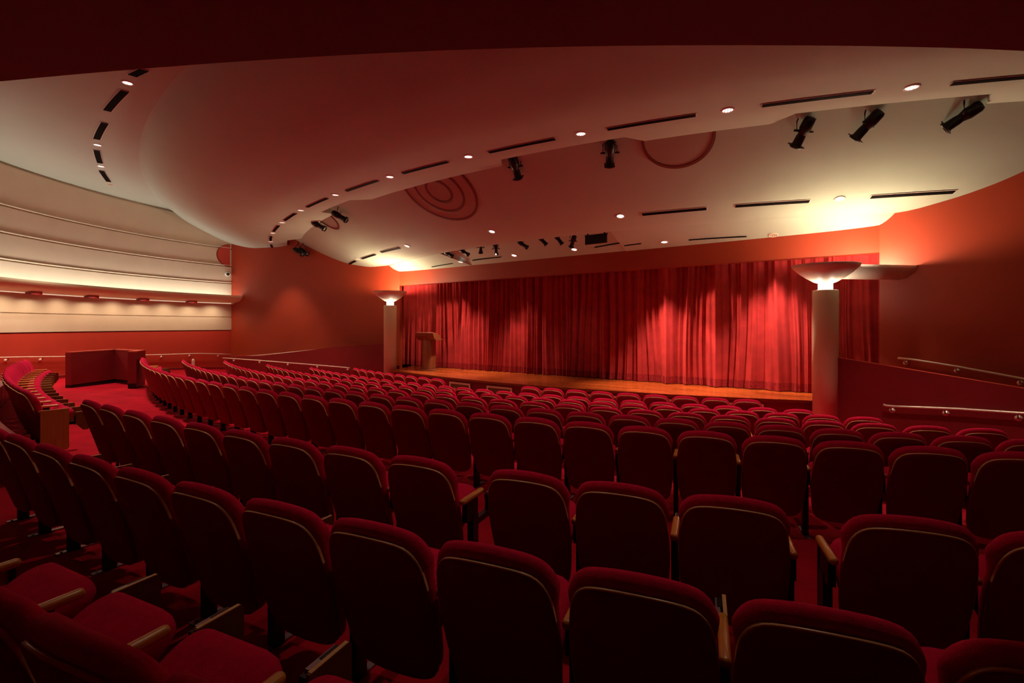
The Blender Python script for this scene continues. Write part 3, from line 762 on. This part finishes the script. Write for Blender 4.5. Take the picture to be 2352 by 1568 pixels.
def downlight(p, zf, label, group, lit=True, power=60.0, rad_=.09, angle=76, bl=.7, bo=0.0):
    t = thing('downlight', label, 'ceiling light', p, 0, group); nn = normal(zf, p)
    mt = nn.to_track_quat('Z', 'Y').to_matrix().to_4x4()
    mb = MB(); mb.lathe([(rad_*.85, .004), (rad_*.86, .014), (rad_*1.1, .012), (rad_*1.14, .0), (rad_*1.14, -.01)], 28, mat=mt); mb.obj('trim_ring', M['trimr'], t)
    mb = MB(); mb.lathe([(rad_*.86, .004), (rad_*.5, .005), (.001, .005)], 28, mat=mt); mb.obj('lens', M['lamp'] if lit else M['lampoff'], t)
    mb = MB()
    for k in (-.45, 0, .45): mb.box(rad_*k-.004, rad_*k+.004, -rad_*.7, rad_*.7, .005, .010, mat=mt)
    mb.obj('louvre', M['trimr'], t)
    if power > 0:
        l = D.lights.new('downlight_lamp', 'SPOT'); l.energy = power; l.color = LCOL; l.spot_size = rad(angle); l.spot_blend = bl; l.shadow_soft_size = .07
        lo = D.objects.new('downlight_lamp', l); COL.objects.link(lo); lo.location = p + Vector((0, 0, -.05)) - NV*bo; lo.rotation_euler = (0, 0, 0)
    return t
LCOL = (1, .78, .60)
def zflat(x, y): return zw(4.58)
HOW = ['nearest', 'second', 'third', 'fourth', 'fifth', 'sixth', 'seventh', 'eighth', 'ninth', 'tenth', 'eleventh', 'twelfth']
# flat ceiling on the left
G = 'slots in the flat ceiling at left'
for i, (p, q) in enumerate([((332, 158), (304, 172)), ((287, 207), (246, 253)), ((241, 281), (222, 318)), ((222, 344), (230, 373)), ((233, 391), (250, 416))]):
    slot(hit(*p, zflat), hit(*q, zflat), zflat, 'slot', 'black linear vent in the flat cream ceiling at left, %s from the soffit' % HOW[i], G, .13)
for i, (px, py, lit) in enumerate([(293, 189, 1), (224, 332, 1), (232, 381, 1), (253, 423, 0)]):
    downlight(hit(px, py, zflat), zflat, ('round lit downlight in the flat ceiling at left, %s from the soffit' if lit else 'round unlit downlight in the flat ceiling at left, %s from the soffit') % HOW[i], 'downlights in the flat ceiling at left', bool(lit), 620 if lit else 0)
# the same ring of downlights carries on over the cross aisle, beyond the soffit
for i, a in enumerate([rad(-41), rad(-34), rad(-27), rad(-20), rad(-13), rad(-6)]):
    downlight(pol(28.0, a, zw(4.58)), zflat, 'round lit downlight over the cross aisle, %s from the left, above the soffit edge' % ONES[i+1], 'downlights over the cross aisle', True, [300, 150, 120, 110, 110, 110][i])
# big canopy
G = 'slots along the big canopy edge'
for i, (p, q) in enumerate([((2168, 202), (2400, 178)), ((1747, 250), (1994, 220)), ((1397, 298), (1598, 269)), ((1123, 348), (1278, 319)), ((917, 394), (1029, 369)), ((777, 433), (855, 410)), ((680, 470), (732, 450)), ((621, 501), (654, 485)), ((591, 527), (608, 513)), ((582, 549), (588, 538)), ((582, 566), (588, 558))]):
    a, b = hit(*p, z1), hit(*q, z1)
    r = 23.55
    a, b = pol(r, polar(a.x, a.y)[1]), pol(r, polar(b.x, b.y)[1]); a.z, b.z = z1(a.x, a.y), z1(b.x, b.y)
    slot(a, b, z1, 'slot', 'black linear vent along the big canopy edge, %s from the right' % ('first' if i == 0 else HOW[i]), G, .085)
for i, (px, py) in enumerate([(2083, 209), (1670, 260), (1335, 307), (1073, 357), (885, 402), (750, 442), (666, 478), (615, 506), (590, 531), (584, 551)]):
    a = hit(px, py, z1); a = pol(23.55, polar(a.x, a.y)[1]); a.z = z1(a.x, a.y)
    downlight(a, z1, 'round lit downlight along the big canopy edge, %s from the right' % ('first' if i == 0 else HOW[i]), 'downlights along the big canopy edge', True, 340)
# stage canopy
G = 'slots in the stage canopy'
for i, (p, q) in enumerate([((2000, 451), (2192, 438)), ((1689, 472), (1859, 460)), ((1475, 491), (1623, 477)), ((875, 578), (918, 568)), ((831, 593), (862, 583)), ((800, 607), (817, 598))]):
    a, b = hit(*p, z2), hit(*q, z2)
    slot(a, b, z2, 'slot', 'black linear vent in the canopy nearest the stage, %s from the right' % ('first' if i == 0 else HOW[i]), G, .085)
for i, (px, py, lit) in enumerate([(1928, 455, 1), (1425, 495, 1), (1130, 531, 1), (935, 564, 1), (821, 595, 0)]):
    a = hit(px, py, z2)
    downlight(a, z2, 'round %s downlight in the canopy nearest the stage, %s from the right' % ('lit' if lit else 'unlit', 'first' if i == 0 else HOW[i]), 'downlights in the stage canopy', bool(lit), 150 if lit else 0)
G = 'thin slots above the stage header'
for i, (p, q) in enumerate([((1582, 550), (1715, 542)), ((1366, 567), (1473, 558)), ((1085, 597), (1150, 589)), ((992, 612), (1039, 604))]):
    a, b = hit(*p, z3), hit(*q, z3)
    slot(a, b, z3, 'slot', 'thin dark slot in the ceiling strip over the header, %s from the right' % ('first' if i == 0 else HOW[i]), G, .03, False)
for i, (px, py, lit) in enumerate([(1776, 539, 0), (1526, 555, 1), (1319, 572, 1), (1181, 586, 1), (1058, 601, 1)]):
    a = hit(px, py, z3)
    downlight(a, z3, 'small %s downlight in the ceiling strip over the header, %s from the right' % ('bright' if lit else 'dim ringed', 'first' if i == 0 else HOW[i]), 'downlights over the stage header', bool(lit), [1000, 1200, 60, 300, 900][i], angle=70, bl=.8, bo=.3)

# ceiling speakers : round grilles on the rear slope of the stage canopy
def speaker(pc, R_, rings, label):
    rc, ac = polar(pc[0], pc[1]); o = pol(rc, ac); o.z = z2(o.x, o.y)
    t = thing('ceiling_speaker', label, 'ceiling speaker', o, 0, 'round grilles on the stage canopy')
    sl = math.sqrt(1+.62**2)
    def pt(u, v, dz):
        p = pol(rc + v/sl, ac + u/rc); return Vector((p.x, p.y, z2(p.x, p.y)-dz))-o
    mb = MB(); rows = [[pt(R_*q*cos(2*pi*i/48), R_*q*sin(2*pi*i/48), .016) for i in range(48)] for q in (.02, .2, .4, .6, .8, 1.0)]
    mb.grid(rows, 0, True, True); mb.obj('grille', M['mesh'], t, fix=False)
    for q in rings:
        mb = MB(); w = .028
        mb.grid([[pt((R_*q+s)*cos(2*pi*i/48), (R_*q+s)*sin(2*pi*i/48), dz) for i in range(48)] for s, dz in ((-w, .014), (-w, .032), (w, .032), (w, -.01))], 0, False, True)
        mb.obj('ring', M['ring'], t, fix=False)
    return t
def spk(px, py, R_, rings, label):
    h = hit(px, py, z2); r, a = polar(h.x, h.y)       # lowest visible point of the ring
    p = pol(r + R_/math.sqrt(1+.62**2), a); speaker((p.x, p.y), R_, rings, label)
spk(1560, 379, .62, (1.0,), 'round speaker grille with one dark ring, half hidden by the canopy at right')
spk(1062, 501, 1.0, (1.0, .66, .34), 'large speaker grille with three dark rings above the stage')
spk(776, 523, .5, (1.0,), 'small speaker grille with one dark ring, peeping out at far left')

# stage lights
def stage_light(p, aim, label, group, L=.50, sc=1.0, top=None):
    d = (Vector(aim)-p).normalized(); t = thing('stage_spotlight', label, 'stage light', p, 0, group)
    mt = d.to_track_quat('Z', 'Y').to_matrix().to_4x4() @ Matrix.Scale(sc, 4)
    mb = MB(); mb.lathe([(.02, -.25), (.075, -.24), (.095, -.20), (.10, -.05), (.085, .0), (.07, .06)], 20, cap0=True, mat=mt)
    for k in range(4): mb.box(-.115, .115, -.012, .012, -.22+k*.045, -.20+k*.045, mat=mt)
    mb.obj('body', M['metal'], t)
    mb = MB(); mb.lathe([(.07, .05), (.078, .10), (.082, .24), (.10, .25), (.10, .29), (.075, .291), (.07, .26)], 20, mat=mt); mb.box(-.105, .105, -.105, .105, .255, .268, mat=mt); mb.obj('barrel', M['metal'], t)
    mb = MB(); mb.lathe([(.07, .262), (.04, .27), (.001, .273)], 20, mat=mt); mb.obj('lens', M['steel'], t)
    side = Vector((d.y, -d.x, 0)).normalized()*.14*sc; up = Vector((0, 0, .26*sc))
    mb = MB(); mb.tube([-side*.9, -side, -side+up*.6, -side*.6+up, side*.6+up, side+up*.6, side, side*.9], .012*sc, 6)
    mb.tube([up, up+Vector((0, 0, .16))], .018, 6); mb.tube([side*.7, side*1.35], .02*sc, 8); mb.tube([-side*.7, -side*1.35], .02*sc, 8)
    mb.obj('yoke', M['metal'], t)
    return t
def on_r(px, r, z): 
    a = ang(px, r); return pol(r, a, zw(z))
AIMC = PM + Vector((0, 0, 1.2))
G = 'black stage lights hung in the canopy pockets'
big = [(630, 22.55, 2.99, 'lower left stage light of the pair in the pocket nearest the left wall', (-1, 17, .5)), (650, 22.35, 3.06, 'upper right stage light of the pair in the pocket nearest the left wall', (-1, 17, .5)),
       (731, 22.5, 3.31, 'left stage light of the pair slanting out of the small left pocket', (4, 14.5, 0)), (779, 22.5, 3.28, 'right stage light of the pair slanting out of the small left pocket', (4.5, 14, 0)),
       (1183, 22.45, 3.36, 'lone stage light beside the three ring speaker grille', (1.9, 14, .6)), (1401, 22.45, 3.31, 'lone stage light just left of the single ring speaker grille', (2.6, 14, .3)),
       (1846, 22.4, 3.27, 'left stage light of the three in the right pocket', (4, 13, .2)), (1995, 22.4, 3.28, 'middle stage light of the three in the right pocket', (2.6, 13, .2)), (2215, 22.4, 3.29, 'right stage light of the three in the right pocket', (.5, 14, .2))]
for px, r, z, lab, aim in big:
    p = on_r(px, r, z); stage_light(p, aim, 'black ' + lab, G, sc=.95)
G = 'small stage lights hung over the stage header'
for i, (px, z, aim) in enumerate([(1030, 2.26, (5, 13, 0)), (1066, 2.24, (5.5, 13, 0)), (1104, 2.30, (-1, 17, 1)), (1139, 2.20, (0, 16.5, 0)), (1200, 2.24, (6, 11.5, .4)), (1245, 2.30, (4, 13, 1)), (1282, 2.28, (4, 13, 1)), (1316, 2.18, (.5, 15.6, 0))]):
    p = on_r(px, 19.45, z+.05); stage_light(p, aim, 'small black stage light over the header, %s from the left of its row' % ONES[i+1], G, sc=.64)
p = on_r(1369, 19.5, 2.20); t = thing('black_panel', 'black rectangular panel hung at the right end of the small lights', 'panel', p, math.atan2(DV.y, DV.x))
mb = MB(); mb.box(-.30, .30, -.03, .03, -.10, .12); mb.obj('screen', M['metal'], t)
mb = MB(); mb.box(-.32, .32, -.025, .025, .12, .14); mb.box(-.25, -.22, -.015, .015, .14, .22); mb.box(.22, .25, -.015, .015, .14, .22); mb.obj('bracket', M['metal'], t)

# ------------------------------------------------------------------ lights
def spot(loc, aim, e, size, col=(1, .72, .5), blend=.6, soft=.06, name='stage_lamp'):
    l = D.lights.new(name, 'SPOT'); l.energy = e; l.color = col; l.spot_size = rad(size); l.spot_blend = blend; l.shadow_soft_size = soft
    o = D.objects.new(name, l); COL.objects.link(o); o.location = loc
    o.rotation_euler = (Vector(aim)-Vector(loc)).to_track_quat('-Z', 'Y').to_euler(); return o
for c, e in ((cl, 90), (cr, 42)):
    l = D.lights.new('bowl_lamp', 'POINT'); l.shadow_soft_size = .10; l.energy = e; l.color = (1, .76, .50)
    o = D.objects.new('bowl_lamp', l); COL.objects.link(o); o.location = (c.x, c.y, zw(1.14))
for c, q, e in ((cl, Vector((-4.69, 18.8, 0)), 150), (cr, Vector((7.94, 9.85, 0)), 150)):
    for u in (.36, .52):
        l = D.lights.new('trough_lamp', 'POINT'); l.shadow_soft_size = .08; l.energy = e/2; l.color = (1, .76, .50)
        o = D.objects.new('trough_lamp', l); COL.objects.link(o); p = c.lerp(q, u); o.location = (p.x, p.y, zw(1.14))
for c in (cl, cr):
    for k in range(3):
        l = D.lights.new('neck_lamp', 'POINT'); l.shadow_soft_size = .02; l.energy = 5; l.color = (1, .84, .64)
        o = D.objects.new('neck_lamp', l); COL.objects.link(o); b = 2*pi*k/3 - pi/2 + .5; o.location = (c.x+.165*cos(b), c.y+.165*sin(b), zw(1.2)-.36-.11)
# lit stage lights on the curtain
def cpt(px, z): 
    q = on_line(px, cp0, DV); return Vector((q.x, q.y, zw(z)))
for spx, r, z, tpx, tz, e, sz in ((1139, 19.45, 2.1, 1003, -.25, 1500, 22), (1104, 19.45, 2.1, 1200, -1.1, 260, 26), (1282, 19.45, 2.1, 1600, -.95, 700, 26), (1316, 19.45, 2.1, 1765, -.5, 1100, 24)):
    spot(on_r(spx, r, z), cpt(tpx, tz), e, sz)

# ------------------------------------------------------------------ camera, world
cam = D.cameras.new('camera'); co_ = D.objects.new('camera', cam); COL.objects.link(co_)
cam.sensor_width = 36; cam.lens = F/W_*36; cam.shift_y = -(H_/2-HOR)/W_; cam.clip_start = .05
co_.location = (0, 0, EYE); co_.rotation_euler = (pi/2, 0, 0); SC.camera = co_
w = D.worlds.new('world'); SC.world = w; w.use_nodes = True
w.node_tree.nodes['Background'].inputs[0].default_value = (.02, .008, .008, 1); w.node_tree.nodes['Background'].inputs[1].default_value = .15
SC.view_settings.view_transform = 'Standard'; SC.view_settings.look = 'None'; SC.view_settings.gamma = 1; SC.view_settings.use_curve_mapping = False
SC.view_settings.exposure = 0.18
